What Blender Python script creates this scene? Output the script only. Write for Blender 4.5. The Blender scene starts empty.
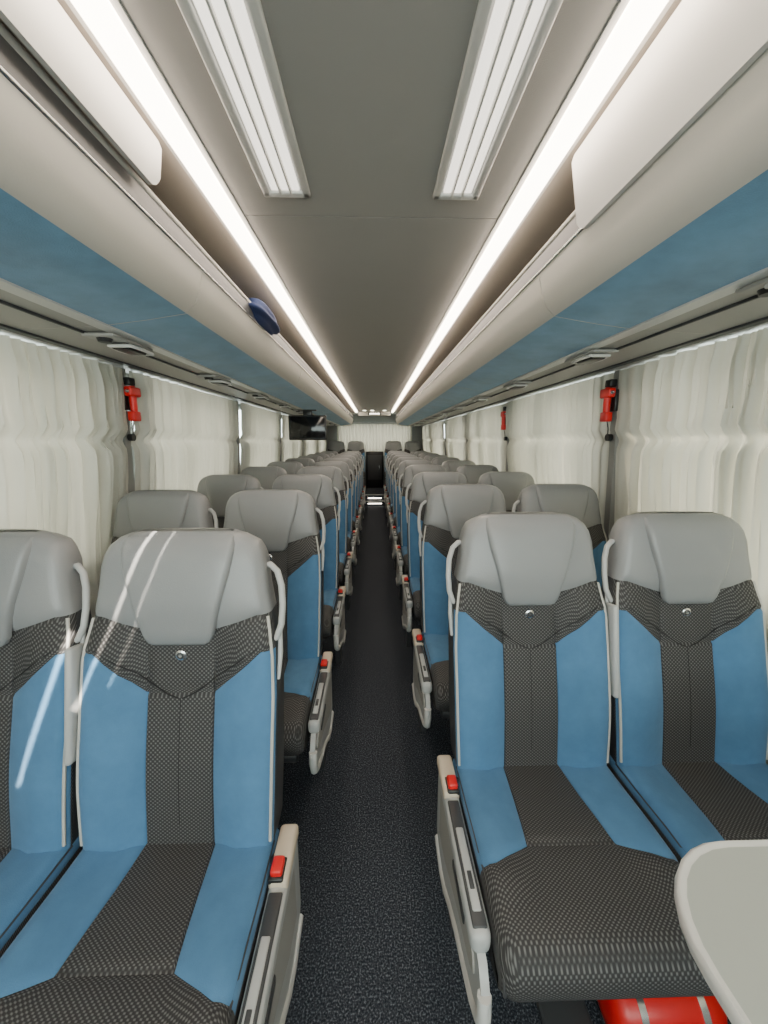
import bpy, bmesh, math, random
from mathutils import Vector, Matrix
random.seed(4)
D=bpy.data; S=bpy.context.scene

# ---------------------------------------------------------------- materials
def nt(name):
    m=D.materials.new(name); m.use_nodes=True
    n=m.node_tree; p=n.nodes['Principled BSDF']
    return m,n,p
def mat(name,col,rough=.5,metal=0,bump=0,bscale=200,var=0,vscale=8,emit=None,estr=0,spec=.5,sheen=0):
    m,n,p=nt(name)
    p.inputs['Base Color'].default_value=(*col,1)
    p.inputs['Roughness'].default_value=rough
    p.inputs['Metallic'].default_value=metal
    p.inputs['Specular IOR Level'].default_value=spec
    p.inputs['Sheen Weight'].default_value=sheen
    tc=n.nodes.new('ShaderNodeTexCoord')
    if var>0:
        no=n.nodes.new('ShaderNodeTexNoise'); no.inputs['Scale'].default_value=vscale; no.inputs['Detail'].default_value=6
        no.inputs['Roughness'].default_value=.6
        n.links.new(tc.outputs['Object'],no.inputs['Vector'])
        r=n.nodes.new('ShaderNodeMix'); r.data_type='RGBA'
        r.inputs[6].default_value=(*[c*(1-var) for c in col],1); r.inputs[7].default_value=(*[min(1,c*(1+var)) for c in col],1)
        n.links.new(no.outputs['Fac'],r.inputs[0]); n.links.new(r.outputs[2],p.inputs['Base Color'])
    if bump>0:
        no=n.nodes.new('ShaderNodeTexNoise'); no.inputs['Scale'].default_value=bscale; no.inputs['Detail'].default_value=3
        n.links.new(tc.outputs['Object'],no.inputs['Vector'])
        b=n.nodes.new('ShaderNodeBump'); b.inputs['Strength'].default_value=bump; b.inputs['Distance'].default_value=.002
        n.links.new(no.outputs['Fac'],b.inputs['Height']); n.links.new(b.outputs['Normal'],p.inputs['Normal'])
    if emit:
        p.inputs['Emission Color'].default_value=(*emit,1); p.inputs['Emission Strength'].default_value=estr
    return m

def woven():
    m,n,p=nt('woven_fabric'); p.inputs['Roughness'].default_value=.65; p.inputs['Specular IOR Level'].default_value=.4
    tc=n.nodes.new('ShaderNodeTexCoord'); sp=n.nodes.new('ShaderNodeSeparateXYZ'); n.links.new(tc.outputs['Object'],sp.inputs[0])
    def M(op,a,b=None):
        k=n.nodes.new('ShaderNodeMath'); k.operation=op
        for i,v in enumerate([a,b]):
            if v is None: continue
            if isinstance(v,(int,float)): k.inputs[i].default_value=v
            else: n.links.new(v,k.inputs[i])
        return k.outputs[0]
    v=M('SUBTRACT',sp.outputs[2],sp.outputs[1])
    a=M('SINE',M('MULTIPLY',sp.outputs[0],2*math.pi/.0105)); b=M('SINE',M('MULTIPLY',v,2*math.pi/.0075))
    pr=M('MULTIPLY',a,b)
    cr=n.nodes.new('ShaderNodeValToRGB'); cr.color_ramp.elements[0].position=.45; cr.color_ramp.elements[1].position=.96
    cr.color_ramp.elements[0].color=(.027,.026,.027,1); cr.color_ramp.elements[1].color=(.15,.148,.147,1)
    n.links.new(M('ADD',M('MULTIPLY',pr,.5),.5),cr.inputs[0]); n.links.new(cr.outputs[0],p.inputs['Base Color'])
    bu=n.nodes.new('ShaderNodeBump'); bu.inputs['Strength'].default_value=.3; bu.inputs['Distance'].default_value=.001
    n.links.new(pr,bu.inputs['Height']); n.links.new(bu.outputs[0],p.inputs['Normal'])
    return m
def carpet():
    m,n,p=nt('carpet'); p.inputs['Roughness'].default_value=.95; p.inputs['Specular IOR Level'].default_value=.15
    tc=n.nodes.new('ShaderNodeTexCoord'); no=n.nodes.new('ShaderNodeTexNoise'); no.inputs['Scale'].default_value=210; no.inputs['Detail'].default_value=4
    n.links.new(tc.outputs['Object'],no.inputs['Vector'])
    cr=n.nodes.new('ShaderNodeValToRGB'); e=cr.color_ramp.elements
    e[0].position=.38; e[0].color=(.015,.018,.025,1); e[1].position=.68; e[1].color=(.16,.175,.20,1)
    k=e.new(.54); k.color=(.046,.052,.065,1)
    n.links.new(no.outputs['Fac'],cr.inputs[0]); n.links.new(cr.outputs[0],p.inputs['Base Color'])
    b=n.nodes.new('ShaderNodeBump'); b.inputs['Strength'].default_value=.6; b.inputs['Distance'].default_value=.003
    n.links.new(no.outputs['Fac'],b.inputs['Height']); n.links.new(b.outputs[0],p.inputs['Normal'])
    return m
def curtain_mat():
    m=D.materials.new('curtain_cloth'); m.use_nodes=True; n=m.node_tree; n.nodes.clear()
    o=n.nodes.new('ShaderNodeOutputMaterial'); d=n.nodes.new('ShaderNodeBsdfDiffuse'); t=n.nodes.new('ShaderNodeBsdfTranslucent'); x=n.nodes.new('ShaderNodeMixShader')
    d.inputs[0].default_value=(.57,.58,.54,1); t.inputs[0].default_value=(.82,.70,.55,1); x.inputs[0].default_value=.13
    tc=n.nodes.new('ShaderNodeTexCoord'); no=n.nodes.new('ShaderNodeTexNoise'); no.inputs['Scale'].default_value=300
    b=n.nodes.new('ShaderNodeBump'); b.inputs['Strength'].default_value=.15; b.inputs['Distance'].default_value=.002
    n.links.new(tc.outputs['Object'],no.inputs['Vector']); n.links.new(no.outputs['Fac'],b.inputs['Height']); n.links.new(b.outputs[0],d.inputs['Normal'])
    n.links.new(d.outputs[0],x.inputs[1]); n.links.new(t.outputs[0],x.inputs[2]); n.links.new(x.outputs[0],o.inputs[0])
    return m
def glass_mat():
    m=D.materials.new('tinted_glass'); m.use_nodes=True; n=m.node_tree; n.nodes.clear()
    o=n.nodes.new('ShaderNodeOutputMaterial'); a=n.nodes.new('ShaderNodeBsdfTransparent'); g=n.nodes.new('ShaderNodeBsdfGlossy'); x=n.nodes.new('ShaderNodeMixShader')
    a.inputs[0].default_value=(.75,.8,.78,1); g.inputs['Roughness'].default_value=.03; x.inputs[0].default_value=.06
    n.links.new(a.outputs[0],x.inputs[1]); n.links.new(g.outputs[0],x.inputs[2]); n.links.new(x.outputs[0],o.inputs[0])
    return m

WOV=woven(); CARP=carpet(); CURT=curtain_mat(); GLASS=glass_mat()
BLUE=mat('blue_velour',(.080,.200,.360),.85,bump=.25,bscale=500,var=.25,vscale=14,spec=.2,sheen=.15)
LEA=mat('grey_leather',(.265,.272,.28),.34,bump=.25,bscale=350,var=.05,vscale=10)
PIPE=mat('cream_piping',(.52,.51,.47),.6)
SHELL=mat('dark_plastic',(.05,.052,.056),.45,bump=.1)
LPL=mat('light_grey_plastic',(.46,.47,.47),.35,bump=.05)
WPL=mat('white_plastic',(.66,.655,.635),.35)
BEIGE=mat('beige_plastic',(.62,.53,.42),.45)
RED=mat('red_plastic',(.70,.012,.012),.35)
STITCH=mat('dark_stitch',(.012,.012,.013),.8)
CHR=mat('chrome',(.8,.8,.8),.2,metal=1)
BLK=mat('black_plastic',(.012,.012,.013),.35)
CEIL=mat('ceiling_panel',(.355,.345,.325),.6,bump=.1,bscale=400,var=.03)
TAUPE=mat('taupe_panel',(.36,.32,.275),.55,bump=.1)
FASC=mat('rack_fascia',(.60,.58,.535),.5,bump=.08,var=.04,vscale=3)
RBLUE=mat('rack_blue_suede',(.14,.315,.49),.95,bump=.5,bscale=350,var=.45,vscale=7,spec=.15,sheen=.3)
CHAN=mat('service_channel_grey',(.38,.37,.35),.5,bump=.05)
WALLM=mat('wall_trim_grey',(.25,.25,.24),.7,bump=.2)
LED=mat('led_lens',(1,.9,.8),.4,emit=(1,.845,.68),estr=15.5)
DIFF=mat('lamp_diffuser',(1,.97,.9),.4,emit=(1,.93,.82),estr=2.1)
SPOTM=mat('downlight_lens',(1,.95,.85),.4,emit=(1,.9,.75),estr=10)
TRAY=mat('tray_top',(.42,.45,.42),.35,bump=.05)
NAVY=mat('navy_cloth',(.02,.035,.11),.9,bump=.4,bscale=80)
SCR=mat('screen_glass',(.008,.008,.01),.12)

# ---------------------------------------------------------------- mesh builder
class MB:
    def __init__(s): s.v=[];s.f=[];s.m=[];s.mats=[];s.sm=[]
    def mi(s,m):
        if m not in s.mats: s.mats.append(m)
        return s.mats.index(m)
    def add(s,vs,fs,m,smooth=True):
        o=len(s.v); s.v+= [tuple(v) for v in vs]
        for i,f in enumerate(fs):
            s.f.append([k+o for k in f]); s.m.append(s.mi(m[i] if isinstance(m,list) else m)); s.sm.append(smooth)
    def box(s,c,d,m,bev=.004,seg=2,rot=None):
        bm=bmesh.new(); bmesh.ops.create_cube(bm,size=1)
        bmesh.ops.scale(bm,vec=Vector(d),verts=bm.verts)
        if bev>0: bmesh.ops.bevel(bm,geom=bm.edges[:],offset=min(bev,min(d)*.45),segments=seg,profile=.5,affect='EDGES')
        M=Matrix.Translation(Vector(c))
        if rot is not None: M=M@rot
        bm.transform(M); bm.verts.index_update()
        s.add([v.co[:] for v in bm.verts],[[v.index for v in f.verts] for f in bm.faces],m,bev>0); bm.free()
    def tube(s,pts,r,m,n=8,cap=True):
        pts=[Vector(p) for p in pts]; vs=[];fs=[]
        rr=r if isinstance(r,list) else [r]*len(pts)
        prev=None
        for i,p in enumerate(pts):
            t=(pts[min(i+1,len(pts)-1)]-pts[max(i-1,0)]).normalized()
            if prev is None:
                a=Vector((0,0,1)) if abs(t.z)<.9 else Vector((1,0,0)); u=t.cross(a).normalized()
            else: u=(prev-t*prev.dot(t)).normalized()
            prev=u; w=t.cross(u)
            for k in range(n):
                an=2*math.pi*k/n; vs.append(p+(u*math.cos(an)+w*math.sin(an))*rr[i])
        for i in range(len(pts)-1):
            for k in range(n): fs.append([i*n+k,i*n+(k+1)%n,(i+1)*n+(k+1)%n,(i+1)*n+k])
        if cap: fs.append(list(range(n))); fs.append([(len(pts)-1)*n+k for k in range(n)])
        s.add(vs,fs,m)
    def prism(s,pts,a,b,axis,m,smooth=False):
        def P(p,t): return {'y':(p[0],t,p[1]),'x':(t,p[0],p[1]),'z':(p[0],p[1],t)}[axis]
        n=len(pts); vs=[P(p,a) for p in pts]+[P(p,b) for p in pts]
        fs=[[i,(i+1)%n,n+(i+1)%n,n+i] for i in range(n)]+[list(range(n)),[n+i for i in range(n)]]
        mm=m if not isinstance(m,list) else m+[m[0],m[0]]
        s.add(vs,fs,mm,smooth)
    def mesh(s,name):
        me=D.meshes.new(name); me.from_pydata(s.v,[],s.f)
        for m in s.mats: me.materials.append(m)
        for p,k,q in zip(me.polygons,s.m,s.sm): p.material_index=k; p.use_smooth=q
        bm=bmesh.new(); bm.from_mesh(me); bmesh.ops.recalc_face_normals(bm,faces=bm.faces); bm.to_mesh(me); bm.free()
        try: me.set_sharp_from_angle(angle=math.radians(50))
        except Exception: pass
        me.update(); return me
    def obj(s,name,loc=(0,0,0)):
        return place(name,s.mesh(name),loc)
def place(name,me,loc=(0,0,0),rot=None,parent=None):
    o=D.objects.new(name,me); o.location=loc
    if rot: o.rotation_euler=rot
    S.collection.objects.link(o)
    if parent: o.parent=parent
    return o
def interp(x,t):
    if x<=t[0][0]: return t[0][1]
    for (a,b),(c,d) in zip(t,t[1:]):
        if x<=c: return b+(d-b)*(x-a)/(c-a)
    return t[-1][1]
def ss(x,a,b):
    t=max(0,min(1,(x-a)/(b-a))); return t*t*(3-2*t)

# ---------------------------------------------------------------- seat
WT=[(.38,.205),(.42,.216),(.46,.224),(.6,.229),(.8,.231),(.9,.228),(.98,.214),(1.05,.201),(1.10,.197),(1.13,.189),(1.15,.178),(1.165,.160),(1.174,.138),(1.179,.115)]
TOPIN=[(1.10,0),(1.13,.002),(1.15,.007),(1.165,.014),(1.174,.022),(1.179,.030)]
def wz(z): return interp(z,WT)
def fy(x,z,edge=True):
    x=abs(x); w=wz(z)
    y=.205*(z-.45)
    y-=.012*math.exp(-((z-.62)/.15)**2)
    y-=.026*ss(x,.085,.16)*(1-ss(z,.90,1.0))
    y-=.022*ss(z,.92,1.02)*(1-.35*ss(x,.10,.19))
    y+=interp(z,TOPIN)
    R=.03
    if edge and x>w-R:
        t=min(1,(x-(w-R))/R); y+=R*(1-math.sqrt(max(0,1-t*t)))
    return y
def build_back(mb):
    rows=[.385,.40,.43,.46,.50,.55,.60,.65,.70,.75,.80,.85,.88,.897,.905,.913,.935,.96,.977,.985,.993,1.01,1.035,1.06,1.085,1.10,1.12,1.13,1.14,1.15,1.158,1.165,1.170,1.174,1.177,1.179]
    ST=[(.5,0),(.905,.105),(.985,.035),(1.1,0)]
    rings=[]
    for zp in rows:
        w=wz(zp); Sz=interp(zp,ST); half=[]; b=min(.080,w*.5)
        xs=[0,.33*b,.66*b,b-.004,b,b+.004]+[b+.004+(w-.03-b-.004)*t for t in (.25,.5,.75,1)]+[w-.03+.03*math.sin(math.radians(a)) for a in (22,42,62,78,90)]
        nf=len(xs)
        for j,x in enumerate(xs):
            sx=max(0,min(1,(w-.03-x)/(w-.03-b)))
            z=zp-Sz*sx
            y=fy(x,z) if zp<1.1 else fy(x,zp)
            if x>w-.03:
                t=(x-(w-.03))/.03; y=fy(x,z,False)+.03*(1-math.sqrt(max(0,1-t*t)))
            if j==4 and zp<.95: y+=.005
            if abs(zp-.905)<.001 or abs(zp-.985)<.001: y+=.0045
            half.append((x,y,z))
        th=interp(zp,[(.38,.11),(.7,.095),(1.1,.085),(1.15,.075),(1.179,.045)])
        yb=.205*(zp-.45)+th
        half.append((w,yb-.025,zp))
        half.append((w-.02,yb,zp)); half.append((w*.5,yb+.006,zp)); half.append((0,yb+.008,zp))
        ring=half+[(-x,y,z) for x,y,z in half[-2:0:-1]]
        rings.append(ring); H=len(half)
    n=len(rings[0]); vs=[p for r in rings for p in r]; fs=[];ms=[]
    for i in range(len(rows)-1):
        zm=(rows[i]+rows[i+1])/2
        for j in range(n):
            fs.append([i*n+j,i*n+(j+1)%n,(i+1)*n+(j+1)%n,(i+1)*n+j])
            jj=j if j<H-1 else n-1-j
            if zm>.985: m=LEA
            elif jj<nf-1:
                m=BLUE if (jj>=4 and jj<nf-2 and zm<.905) else WOV
            else: m=SHELL
            ms.append(m)
    fs.append(list(range(n))); ms.append(SHELL)
    fs.append([(len(rows)-1)*n+j for j in range(n)]); ms.append(LEA)
    mb.add(vs,fs,ms)
    # headrest flap
    HT=[(.915,.045),(.918,.060),(.925,.073),(.94,.082),(.98,.092),(1.03,.106),(1.10,.126),(1.15,.134),(1.17,.126)]
    zs=[.915,.918,.925,.94,.96,.98,1.0,1.03,1.06,1.09,1.12,1.14,1.155,1.165,1.172]
    ts=[-1,-.985,-.95,-.88,-.7,-.4,0,.4,.7,.88,.95,.985,1]
    lift={1:-.001,.985:.008,.95:.013,.88:.015}
    vs=[]
    for i,z in enumerate(zs):
        h=interp(z,HT); bz={0:-.001,1:.007,2:.012}.get(i,1)
        for t in ts:
            L=min(lift.get(abs(t),.016),bz)
            if z>1.15: L=min(L,.015-(z-1.15)*.40)
            vs.append((h*t,fy(h*t,max(z,.93) if z<.93 else z,False)-L-(.0 if z>.96 else .004),z))
    n=len(ts); fs=[[i*n+j,i*n+j+1,(i+1)*n+j+1,(i+1)*n+j] for i in range(len(zs)-1) for j in range(n-1)]
    mb.add(vs,fs,LEA)
    for s in (1,-1):
        mb.tube([(s*(wz(z)-.006),fy(wz(z)-.006,z)-.001,z) for z in [.47+.03*k for k in range(18)]],.0038,PIPE,6)
        mb.tube([(s*x,fy(x,z)-.0005,z) for x,z in [(.004,.79),(.03,.80),(.06,.82),(.10,.85),(.14,.88),(.19,.915)]],.0016,STITCH,5)
    mb.tube([(0,fy(0,z)-.0003,z) for z in (.50,.55,.6,.65,.7,.75,.79)],.0010,STITCH,5)
    y=fy(0,.893)
    mb.tube([(0,y+.002,.89),(0,y-.003,.89),(0,y-.0045,.89)],[.0135,.0135,.0115],CHR,20)
    mb.tube([(0,y-.0045,.89),(0,y-.0052,.89)],[.0085,.0085],SHELL,16)
    mb.tube([(0,y-.005,.89),(0,y-.0062,.89)],[.0045,.004],CHR,12)
def build_cushion(mb):
    w=.229;R=.035
    prof=[(.03,'t'),(-.0,'t'),(-.05,'t'),(-.10,'t'),(-.15,'t'),(-.20,'t'),(-.25,'t'),(-.272,'t'),(-.28,'seam'),(-.288,'t'),(-.31,'t'),(-.34,'t'),(-.365,'t')]
    loop=[(y,.452+.012*ss(-y,0,.25),k) for y,k in prof]
    zt=.464; cy=-.38
    for a in (15,30,45,60,75,90):
        A=math.radians(a); loop.append((cy-.065*math.sin(A),zt-.065+.065*math.cos(A),'f'))
    loop+= [(-.443,.380,'f'),(-.436,.362,'f'),(-.42,.350,'f'),(-.38,.344,'b'),(-.2,.338,'b'),(.03,.338,'b')]
    np_=len(loop)
    def halfx(y):
        b=interp(-y,[(0,.083),(.24,.102),(.3,.108)])
        return [0,.5*b,b-.004,b,b+.004]+[b+.004+(w-R-b-.004)*t for t in (.33,.66,1)]+[w-R+R*math.sin(math.radians(a)) for a in (25,48,70,90)]
    nh=len(halfx(0)); N=2*nh-1; vs=[]
    for ci in range(N):
        k=abs(ci-(nh-1)); sg=1 if ci>=nh-1 else -1
        for (y,z,kind) in loop:
            x=halfx(y)[k]; e=0
            if x>w-R: t=min(1,(x-(w-R))/R); e=R*(1-math.sqrt(max(0,1-t*t)))
            b=halfx(y)[3]
            sx=max(0,min(1,(w-R-x)/(w-R-b)))
            yy=y; zz=z
            if kind in('t','seam'):
                yy=y+.045*sx*interp(-y,[(0.1,0),(.28,1),(.365,.15)])
                zz+=.016*ss(x,.10,.19)*(1-ss(-y,.3,.38))-e
                if kind=='seam': zz-=.004
                if k==3 and -y<.28: zz-=.005
            elif kind=='f': yy=y+e*.7; zz=z-e*(.8 if z>.39 else -.3)
            else: zz=z+e*.4
            vs.append((sg*x,yy,zz))
    fs=[];ms=[]
    for i in range(N-1):
        k=min(abs(i-(nh-1)),abs(i+1-(nh-1)))
        for j in range(np_):
            j2=(j+1)%np_
            fs.append([i*np_+j,i*np_+j2,(i+1)*np_+j2,(i+1)*np_+j])
            m=WOV
            if j<8 and k>=3: m=BLUE
            if j>=np_-4: m=SHELL
            ms.append(m)
    fs.append(list(range(np_))); ms.append(WOV); fs.append([(N-1)*np_+j for j in range(np_)]); ms.append(WOV)
    mb.add(vs,fs,ms)
    for s in (1,-1):
        mb.tube([(s*(w-.008),y,z) for y,z in [(-.0,.449),(-.1,.453),(-.2,.460),(-.28,.460),(-.34,.449),(-.385,.440),(-.415,.425),(-.430,.40),(-.434,.375)]],.004,SHELL,6)
    mb.box((0,-.2,.322),(.40,.42,.035),SHELL,.01)
def build_seat(side,aisle):
    """side=+1 : seats on +x side of the bus (aisle towards -x)."""
    mb=MB(); a=-side
    build_back(mb); build_cushion(mb)
    pts=[(.185,.175,1.085),(.205,.165,1.092),(.224,.155,1.078),(.236,.142,1.045),(.240,.128,1.0),(.238,.115,.955),(.228,.105,.925),(.210,.11,.915)]
    mb.tube([(a*x,y,z) for x,y,z in pts],.008,LPL,10)
    mb.tube([(a*.234,.118,.95),(a*.236,.10,.89),(a*.234,.078,.83)],[.005,.007,.004],LPL,8)
    mb.box((0,-.18,.155),(.05,.16,.31),SHELL,.01); mb.box((0,-.18,.012),(.12,.34,.024),SHELL,.008)
    mb.box((0,-.18,.295),(.44,.05,.03),SHELL,.006)
    if aisle:
        x=a*.2555
        mb.box((x,-.195,.428),(.042,.40,.05),LPL,.016,4)
        mb.box((x,-.245,.4525),(.030,.27,.008),SHELL,.0035)
        mb.box((x,-.27,.4565),(.018,.17,.006),LPL,.0028)
        mb.box((x,-.30,.4595),(.010,.035,.004),SHELL,.0015)
        mb.box((x,-.035,.452),(.044,.13,.034),BEIGE,.010,3)
        mb.box((x-a*.004,-.075,.474),(.026,.036,.020),RED,.005,2)
        mb.box((x-a*.004,-.075,.463),(.034,.048,.016),BLK,.004,2)
        mb.tube([(x-a*.018,-.06,.46),(x-a*.03,-.03,.44),(x-a*.03,.02,.41)],.006,BLK,6)
        sk=[(.03,.42),(-.36,.42),(-.405,.405),(-.43,.37),(-.435,.33),(-.42,.29),(-.38,.262),(-.32,.240),(-.24,.215),(-.16,.175),(-.10,.135),(-.04,.12),(.03,.13),(.06,.17),(.06,.38)]
        mb.prism(sk,a*.247,a*.264,'x',LPL)
        sk2=[(0,.395),(-.33,.395),(-.375,.375),(-.385,.345),(-.36,.325),(-.26,.300),(-.16,.262),(-.08,.225),(0,.22)]
        mb.prism(sk2,a*.262,a*.2675,'x',CHAN)
        mb.box((a*.267,-.25,.36),(.008,.12,.022),SHELL,.003)
        mb.tube([(a*.258,.05,.14),(a*.258,-.04,.122),(a*.258,-.10,.136),(a*.258,-.16,.176),(a*.258,-.24,.216),(a*.258,-.32,.241),(a*.258,-.38,.263),(a*.258,-.42,.291),(a*.258,-.435,.33),(a*.258,-.43,.37)],.014,WPL,8)
        mb.prism([(-.12,.0),(-.0,.0),(.02,.15),(-.12,.17)],a*.215,a*.245,'x',SHELL)
        xo=-a*.2415
        mb.box((xo,.055,.79),(.018,.048,.27),LPL,.008,3,Matrix.Rotation(-.20,4,'X'))
        mb.tube([(xo-.009,.075,.655),(xo+.009,.075,.655)],.028,SHELL,16)
    return mb.mesh('coach_seat_mesh')
SM={(s,k):build_seat(s,k) for s in (1,-1) for k in (True,False)}
XA,XW=.465,.943
P=.78; NR=10
for k in range(NR):
    for s,y0 in ((-1,.76),(1,.96)):
        place('coach_seat',SM[(s,True)],(s*XA,y0+P*k,0))
        place('coach_seat',SM[(s,False)],(s*XW,y0+P*k,0))
for x,s in ((-.94,-1),(-.465,-1),(.465,1),(.94,1)):
    place('coach_seat',SM[(s,False)],(x,9.35,.20))

# ---------------------------------------------------------------- shell
Y0,Y1=-1.9,9.95
CZ=2.05
mb=MB(); mb.box((0,(Y0+Y1)/2,-.03),(2.6,Y1-Y0,.06),CARP,0); mb.obj('floor')
mb=MB(); mb.box((0,9.2,.10),(2.42,1.46,.19),CARP,0)
mb.box((0,8.30,.05),(.40,.32,.098),CARP,0)
mb.box((0,8.46,.192),(.46,.03,.012),WPL,.003); mb.box((0,8.145,.1),(.40,.02,.012),WPL,.003)
mb.box((0,8.465,.12),(.30,.008,.02),SPOTM,0); mb.box((0,8.135,.05),(.30,.008,.015),SPOTM,0)
mb.obj('rear_step')
mb=MB(); mb.box((0,9.78,.66),(.44,.10,.92),BLK,.01); mb.box((0,9.725,.72),(.36,.012,.62),SHELL,.006); mb.box((.12,9.715,.72),(.02,.02,.10),CHR,.004); mb.obj('dark_alcove_panel')  # black panel: darkness of the alcove at the aisle end, put into colour
hx,ha,hb=.15,-.55,.40
mb=MB()
for (xa,xb,ya,yb) in ((-.378,-hx,Y0,1.268),(hx,.378,Y0,1.268),(-hx,hx,Y0,ha),(-hx,hx,hb,1.268),(-.378,.378,1.272,4.6),(-.378,.378,4.604,7.6),(-.378,.378,7.604,Y1)):
    mb.box(((xa+xb)/2,(ya+yb)/2,CZ+.02),(xb-xa,yb-ya,.04),CEIL,0)
mb.box((0,(1.2+Y1)/2,CZ+.03),(.74,Y1-1.2,.03),SHELL,0)
for s in (1,-1):
    mb.prism([(s*.455,2.047),(s*1.29,2.025),(s*1.29,2.06),(s*.455,2.085)],Y0,Y1,'y',TAUPE)
    mb.prism([(s*.37,2.075),(s*.47,2.075),(s*.47,2.09),(s*.37,2.09)],Y0,Y1,'y',SHELL)
mb.obj('ceiling')
mb=MB(); mb.box((0,(ha+hb)/2,CZ+.012),(2*hx-.002,hb-ha-.002,.014),CEIL,0)
slit_panel=mb.obj('sun_slit_panel')  # added panel, out of view; its slits shape the sun streaks on the seats
cut=MB()
for (x0,y0,x1,y1,w) in ((-.055,.27,.005,-.17,.014),(-.005,.27,.055,-.12,.008),(-.115,.03,-.03,-.33,.016)):
    dx,dy=x1-x0,y1-y0; L=math.hypot(dx,dy)
    cut.box(((x0+x1)/2,(y0+y1)/2,CZ+.012),(w,L,.1),CEIL,0,rot=Matrix.Rotation(math.atan2(-dx,dy),4,'Z'))
co=cut.obj('cutter')
bo=slit_panel.modifiers.new('b','BOOLEAN'); bo.object=co; bo.operation='DIFFERENCE'; bo.solver='EXACT'
dg=bpy.context.evaluated_depsgraph_get(); me=D.meshes.new_from_object(slit_panel.evaluated_get(dg)); slit_panel.modifiers.clear(); slit_panel.data=me
D.objects.remove(co)
for s in (1,-1):
    mb=MB()
    mb.prism([(s*.392,2.052),(s*.393,2.034),(s*.401,2.025),(s*.431,2.025),(s*.439,2.034),(s*.440,2.052)],Y0+.1,9.0,'y',LED)
    mb.prism([(s*.377,2.047),(s*.390,2.047),(s*.390,2.07),(s*.377,2.07)],Y0+.1,9.0,'y',WPL)
    mb.prism([(s*.442,2.046),(s*.457,2.047),(s*.457,2.07),(s*.442,2.07)],Y0+.1,9.0,'y',WPL)
    mb.box((s*.417,9.5,2.06),(.08,.9,.02),CEIL,0)
    mb.obj('led_light_strip')
for s in (1,-1):
    mb=MB(); xc=s*.226; ya,yb=.12,1.165; w=.124
    for xx in (xc-w/2+.010,xc+w/2-.010): mb.box((xx,(ya+yb)/2,2.046),(.020,yb-ya,.014),WPL,.004)
    for yy in (ya+.010,yb-.010): mb.box((xc,yy,2.046),(w,.022,.014),WPL,.004)
    mb.box((xc,(ya+yb)/2,2.049),(w-.01,yb-ya-.01,.003),WPL,0)
    for i,xx in enumerate((xc-.027,xc,xc+.027)):
        mb.box((xx,(ya+yb)/2,2.045),(.020,yb-ya-.05,.006),DIFF,.002)
    for xx in (xc-.0135,xc+.0135): mb.box((xx,(ya+yb)/2,2.041),(.005,yb-ya-.03,.012),WPL,.001)
    mb.obj('ceiling_light_fixture')
for s in (1,-1):
    mb=MB()
    pr=[(.503,1.895),(.514,1.845),(.530,1.805),(.560,1.775),(.68,1.756),(.80,1.741),(.98,1.730),(1.20,1.722),(1.20,1.765),(.82,1.775),(.60,1.80),(.545,1.84),(.525,1.895)]
    ms=[FASC,FASC,FASC,RBLUE,RBLUE,CHAN,CHAN,CHAN,TAUPE,TAUPE,TAUPE,TAUPE,FASC]
    seams=[Y0,1.25,2.8,4.35,5.9,7.45,9.3]
    for a,b in zip(seams,seams[1:]):
        mb.prism([(s*x,z) for x,z in pr],a+.0015,b-.0015,'y',ms)
    mb.prism([(s*.502,1.893),(s*.524,1.893),(s*.520,1.945),(s*.506,1.950)],Y0,9.3,'y',SHELL)
    mb.tube([(s*.503,Y0,1.897),(s*.503,9.3,1.897)],.004,CHR,8)
    mb.tube([(s*.511,Y0,1.955),(s*.511,9.3,1.955)],.010,CHAN,10)
    mb.prism([(s*.795,1.736),(s*.830,1.732),(s*.830,1.742),(s*.795,1.745)],Y0,9.3,'y',WPL)
    mb.prism([(s*.90,1.727),(s*.906,1.727),(s*.906,1.74),(s*.90,1.74)],Y0,9.3,'y',SHELL)
    mb.prism([(s*1.06,1.720),(s*1.085,1.719),(s*1.085,1.73),(s*1.06,1.73)],Y0,9.3,'y',SHELL)
    mb.box((s*.85,9.31,1.90),(.62,.02,.34),FASC,.003)
    mb.obj('luggage_rack')
    mb=MB(); lo=1.950 if s<0 else 1.885; hi=2.038; ye=.98 if s<0 else 1.00; r=.022
    out=[(Y0,lo),(ye-r,lo)]+[(ye-r+r*math.sin(t),lo+r-r*math.cos(t)) for t in (math.radians(q) for q in (20,45,70,90))]+[(ye,hi-.01),(ye-.01,hi),(Y0,hi)]
    n=len(out)
    def X(z,o): return s*((.462+(2.035-z)*.20)-.008*math.sin((z-lo)/(hi-lo)*math.pi)+o)
    vs=[(X(z,0),y,z) for y,z in out]+[(X(z,.010),y,z) for y,z in out]
    fs=[[i,(i+1)%n,n+(i+1)%n,n+i] for i in range(n)]+[list(range(n)),[n+i for i in range(n)]]
    mb.add(vs,fs,WPL,False); mb.obj('luggage_rack_door')
bays=[-1.1,.42,1.86,3.35,4.85,6.35,7.85,9.35]
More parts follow.
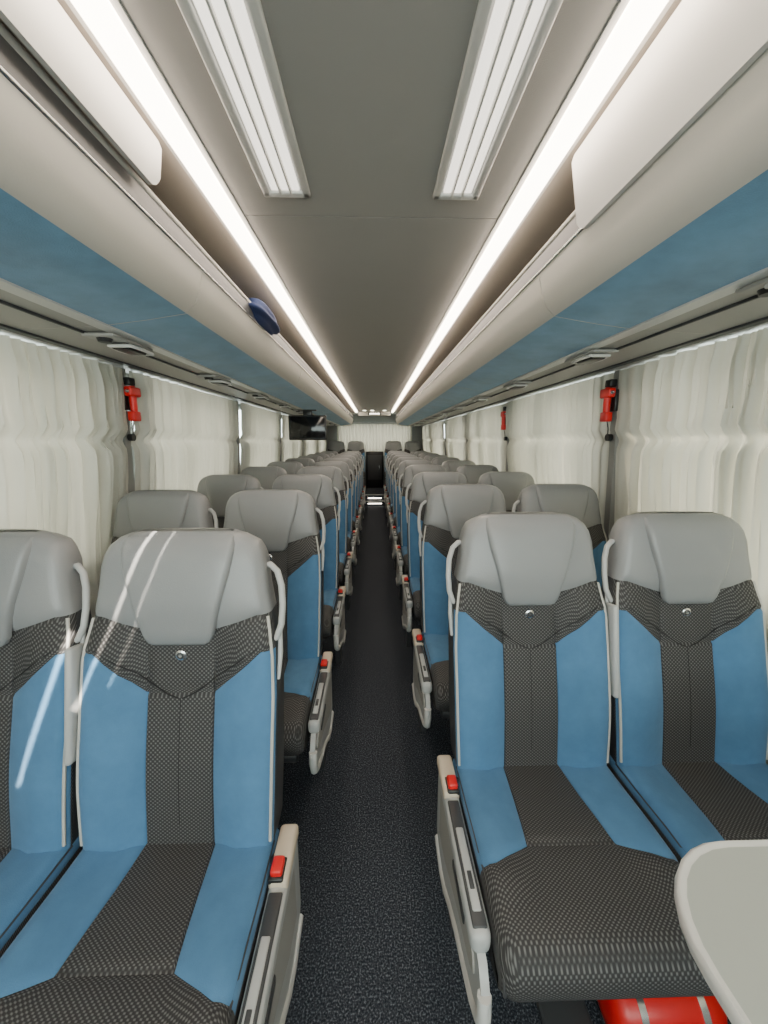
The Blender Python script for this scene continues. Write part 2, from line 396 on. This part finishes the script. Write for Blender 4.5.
for s,nm in ((1,'wall_right'),(-1,'wall_left')):
    mb=MB()
    mb.box((s*1.285,(Y0+Y1)/2,.45),(.05,Y1-Y0,.90),WALLM,0)
    mb.box((s*1.285,(Y0+Y1)/2,1.88),(.05,Y1-Y0,.38),WALLM,0)
    for y in bays:
        mb.box((s*1.28,y,1.30),(.05,.40,.85),WALLM,0)
        mb.prism([(s*1.265,.88),(s*1.185,.88),(s*1.150,1.735),(s*1.265,1.735)],y-.022,y+.022,'y',WALLM)
    mb.box((s*1.28,(Y1+bays[-1])/2,1.275),(.05,Y1-bays[-1],.87),WALLM,0)
    mb.box((s*1.28,(Y0-.0+bays[0])/2,1.275),(.05,bays[0]-Y0,.87),WALLM,0)
    mb.obj(nm)
    for i,(a,b) in enumerate(zip(bays,bays[1:])):
        mb=MB(); mb.box((s*1.285,(a+b)/2,1.295),(.006,b-a-.40,.79),GLASS,0); mb.obj('window_%d'%(i+1+(10 if s<0 else 0)))
    mb=MB(); mb.box((s*1.25,(Y0+Y1)/2,.56),(.02,Y1-Y0,.03),LPL,.006); mb.obj('trim_%d'%(1 if s>0 else 2))
    for bi,(a,b) in enumerate(zip(bays,bays[1:])):
        random.seed(bi*7+(3 if s>0 else 0))
        ya,yb=a+.020,b-.020; n=int((yb-ya)/.0065); ph=random.random()*6
        zs=[.60,.72,.83,.90,.98,1.06,1.14,1.21,1.28,1.33,1.36,1.38,1.395,1.41,1.425,1.45,1.50,1.56,1.61,1.65,1.69,1.718]
        vs=[];phs=[];ph2=[];acc=ph;ac2=ph*2; dy=(yb-ya)/n
        for i in range(n+1):
            y=ya+dy*i
            acc+=dy*2*math.pi/(.070*(1+.42*math.sin(y*6.3+ph)+.28*math.sin(y*14.1+ph*2))); phs.append(acc)
            ac2+=dy*2*math.pi/(.043*(1+.35*math.sin(y*4.1+ph*1.7)+.3*math.sin(y*17+ph))); ph2.append(ac2)
        for i in range(n+1):
            y=ya+dy*i
            edge=ss(min(y-ya,yb-y),0,.05)
            for z in zs:
                pin=1-.45*math.exp(-((z-1.40)/.03)**2); top=1-.35*ss(z,1.62,1.718)
                up=ss(z,1.385,1.425)
                am=(.022+.008*math.sin(y*3.7+ph)+.005*math.sin(y*11+ph))*pin*top*(1-.55*(1-ss(z,.85,1.32)))
                wob=.45*math.sin(z*5+y*2.2+ph)+.35*math.sin(z*9+y*6+ph)*(1-ss(z,1.5,1.7))+up*1.1*math.sin(y*8+ph)
                q=math.sin(phs[i]+wob); m2=.34+.25*math.sin(y*5+z*3+ph)
                f=q*.68+m2*math.sin(ph2[i]+wob*1.5+z*2)
                f=max(-1.0,min(1.0,f))
                base=1.225-.070*(max(z,.83)-.83)/.89+ .010*math.exp(-((z-1.40)/.03)**2)-.009*math.exp(-((z-1.45)/.04)**2)
                vs.append((s*(base-am*(1+f*edge)*.95),y,z))
        m=len(zs); fs=[[i*m+j,(i+1)*m+j,(i+1)*m+j+1,i*m+j+1] for i in range(n) for j in range(m-1)]
        mb=MB(); mb.add(vs,fs,CURT)
        mb.obj('window_curtain')
mb=MB()
mb.box((0,Y1+.02,.55),(2.6,.04,1.1),WALLM,0); mb.box((0,Y1+.02,1.93),(2.6,.04,.30),WALLM,0)
for s in (1,-1): mb.box((s*1.1,Y1+.02,1.4),(.4,.04,.8),WALLM,0)
mb.obj('wall_back')
mb=MB(); mb.box((0,Y1+.02,1.44),(1.8,.006,.68),GLASS,0); mb.obj('window_21')
mb=MB(); vs=[];n=220; zs=[1.0,1.15,1.3,1.4,1.5,1.65,1.80]
for i in range(n+1):
    x=-.95+1.9*i/n
    for z in zs: vs.append((x,9.88+.02*math.sin(x*75+.6*math.sin(x*9)+z),z))
m=len(zs); mb.add(vs,[[i*m+j,(i+1)*m+j,(i+1)*m+j+1,i*m+j+1] for i in range(n) for j in range(m-1)],CURT); mb.obj('window_curtain')
mb=MB(); mb.box((0,9.84,1.82),(1.95,.03,.03),LPL,.005); mb.obj('curtain_rod')
mb=MB(); mb.box((0,Y0-.02,.40),(2.6,.04,.80),WALLM,0); mb.box((0,Y0-.02,2.06),(2.6,.04,.06),WALLM,0)
for s in (1,-1): mb.box((s*1.22,Y0-.02,1.4),(.15,.04,1.3),WALLM,0)
mb.obj('wall_front')
mb=MB(); mb.box((0,Y0-.03,1.415),(2.3,.006,1.23),GLASS,0); mb.obj('window_20')

# ---------------------------------------------------------------- rear ceiling details
mb=MB(); mb.box((0,9.05,2.0),(.74,.03,.09),FASC,.004); mb.box((-.0,9.03,2.0),(.30,.012,.06),BLK,.003)
for i in range(6): mb.box((-.10+.04*i,9.022,2.0),(.022,.004,.028),SPOTM,0)
mb.obj('rear_display_sign')
for x in (-.22,-.05,.22):
    mb=MB(); mb.tube([(x,8.6,2.05),(x,8.6,2.04)],[.05,.045],CHR,20); mb.tube([(x,8.6,2.04),(x,8.6,2.036)],.036,SPOTM,20); mb.obj('ceiling_downlight')

# ---------------------------------------------------------------- reading light units
mb=MB()
mb.box((0,0,-.004),(.10,.22,.010),CHAN,.004)
mb.box((-.012,-.03,-.018),(.060,.11,.022),BLK,.008,3)
mb.tube([(-.052,-.10,-.020),(.018,-.10,-.020),(.030,-.035,-.020),(.018,.030,-.020),(-.052,.030,-.020),(-.058,-.035,-.020),(-.052,-.10,-.020)],.006,WPL,8)
mb.tube([(.0,.075,-.006),(.0,.075,-.020)],[.024,.019],BLK,16)
RL=mb.mesh('reading_light')
for k in range(NR+1):
    for s in (1,-1):
        place('reading_light',RL,(s*.862,.62+.78*k+(.0 if s<0 else .18),1.730),(0,0,0) if s>0 else (0,0,math.pi))

# ---------------------------------------------------------------- emergency hammers
def hammer():
    mb=MB()
    mb.box((0,0,.0),(.018,.065,.10),BLK,.005)
    mb.box((.018,0,.080),(.035,.045,.035),BLK,.006)
    mb.tube([(.026,0,.06),(.028,0,.02),(.028,0,-.03),(.026,0,-.085)],[.016,.017,.016,.014],RED,10)
    mb.box((.030,0,.035),(.034,.080,.044),RED,.008,3)
    mb.tube([(.030,-.040,.035),(.030,-.056,.035)],[.010,.001],CHR,8)
    mb.tube([(.030,.040,.035),(.030,.056,.035)],[.010,.001],CHR,8)
    mb.box((.026,0,-.075),(.034,.052,.045),RED,.006)
    mb.tube([(.02,0,-.09),(.012,.004,-.13),(.008,0,-.165)],.0025,BLK,6)
    mb.tube([(-.010,0,-.172),(.012,0,-.172)],.017,BLK,14)
    return mb.mesh('emergency_hammer')
HM=hammer()
for s,ys in ((-1,(1.86,)),(1,(1.86,3.35))):
    for y in ys: place('emergency_hammer',HM,(s*1.146,y,1.585),(0,0,math.pi if s>0 else 0))
# ---------------------------------------------------------------- monitor
mb=MB(); mb.box((0,0,0),(.42,.035,.27),BLK,.01,3); mb.box((0,-.0185,.005),(.385,.004,.225),SCR,.001); mb.box((0,.01,.16),(.10,.03,.07),BLK,.006); mb.box((0,.01,.19),(.2,.06,.012),BLK,.003)
mb.obj('ceiling_monitor',(-.74,4.35,1.535))
# ---------------------------------------------------------------- cloth bag in rack
bm=bmesh.new(); bmesh.ops.create_icosphere(bm,subdivisions=4,radius=1)
for v in bm.verts:
    c=v.co; k=1+.10*math.sin(c.x*5+c.y*3)+.06*math.sin(c.z*9+c.x*4)
    v.co=Vector((c.x*.11*k,c.y*.26*k,c.z*.055*k-.01*(abs(c.y))))
me=D.meshes.new('cloth_bag'); bm.to_mesh(me); bm.free(); me.materials.append(NAVY)
for p in me.polygons: p.use_smooth=True
place('cloth_bag',me,(-.560,1.92,1.955))

# ---------------------------------------------------------------- fold-out tray table
def rrect(x0,x1,y0,y1,r,n=8):
    pts=[]
    for cx,cy,a in ((x1-r,y1-r,0),(x0+r,y1-r,90),(x0+r,y0+r,180),(x1-r,y0+r,270)):
        for i in range(n+1):
            t=math.radians(a+90*i/n); pts.append((cx+r*math.cos(t),cy+r*math.sin(t)))
    return pts
mb=MB()
def layer(stack,mats_):
    rings=[[(x,y,z) for x,y in rrect(.418+i,1.08-i,.12+i,.505-i,.155-i*.6)] for z,i in stack]
    n=len(rings[0]); vs=[p for r in rings for p in r]; fs=[];ms=[]
    for k in range(len(rings)-1):
        for j in range(n): fs.append([k*n+j,k*n+(j+1)%n,(k+1)*n+(j+1)%n,(k+1)*n+j]); ms.append(mats_)
    fs.append(list(range(n))); ms.append(mats_); fs.append([(len(rings)-1)*n+j for j in range(n)]); ms.append(TRAY)
    mb.add(vs,fs,ms)
layer([(.725,.010),(.728,.002),(.738,0),(.748,.001),(.7505,.003),(.7505,.006),(.749,.008),(.7488,.012)],WPL)
mb.tube([(.80,.25,0),(.80,.25,.73)],.03,LPL,16); mb.tube([(.80,.25,0),(.80,.25,.02)],.12,LPL,24)
mb.box((.80,.25,.715),(.2,.2,.02),LPL,.005)
mb.obj('tray_table')

# ---------------------------------------------------------------- fire extinguisher under the seat
mb=MB()
prof=[(0,.03),(.008,.058),(.03,.068),(.22,.068),(.25,.058),(.27,.035),(.28,.02),(.30,.02)]
mb.tube([(x,0,0) for x,_ in prof],[r for _,r in prof],RED,24)
mb.tube([(.295,0,0),(.315,0,0)],.024,CHR,14); mb.box((.32,0,.02),(.05,.02,.012),BLK,.004); mb.box((.32,0,-.01),(.05,.02,.01),CHR,.003)
for x in (.06,.20): mb.tube([(x-.008,0,0),(x+.008,0,0)],.0705,CHR,24)
mb.box((.13,-.0665,.02),(.09,.006,.035),WPL,.001)
mb.box((.13,.0,-.078),(.24,.10,.024),CHR,.003)
for x in (.05,.21): mb.box((x,0,-.085),(.03,.12,.012),CHR,.003)
mb.obj('fire_extinguisher',(.54,.66,.092))

# ---------------------------------------------------------------- light
w=D.worlds.new('World'); S.world=w; w.use_nodes=True
bg=w.node_tree.nodes['Background']; bg.inputs[0].default_value=(.975,.98,.98,1); bg.inputs[1].default_value=14
sun=D.lights.new('sun','SUN'); sun.energy=34; sun.angle=math.radians(.4); sun.color=(1,.90,.76)
so=D.objects.new('sun',sun); S.collection.objects.link(so)
so.rotation_euler=Vector((-.40,.55,-.73)).to_track_quat('-Z','Y').to_euler()
pl=D.lights.new('windshield_portal','AREA'); pl.shape='RECTANGLE'; pl.size=2.3; pl.size_y=1.2; pl.cycles.is_portal=True
po=D.objects.new('windshield_portal',pl); S.collection.objects.link(po); po.location=(0,Y0-.05,1.4)
po.rotation_euler=Vector((0,1,0)).to_track_quat('-Z','Z').to_euler()

# ---------------------------------------------------------------- camera
cam=D.cameras.new('camera'); cam.lens=36*380/1024; cam.sensor_width=36; cam.clip_start=.02
c=D.objects.new('camera',cam); S.collection.objects.link(c)
c.location=(.005,0,1.40); c.rotation_euler=(math.radians(90-10.7),0,math.radians(-1.36))
S.camera=c
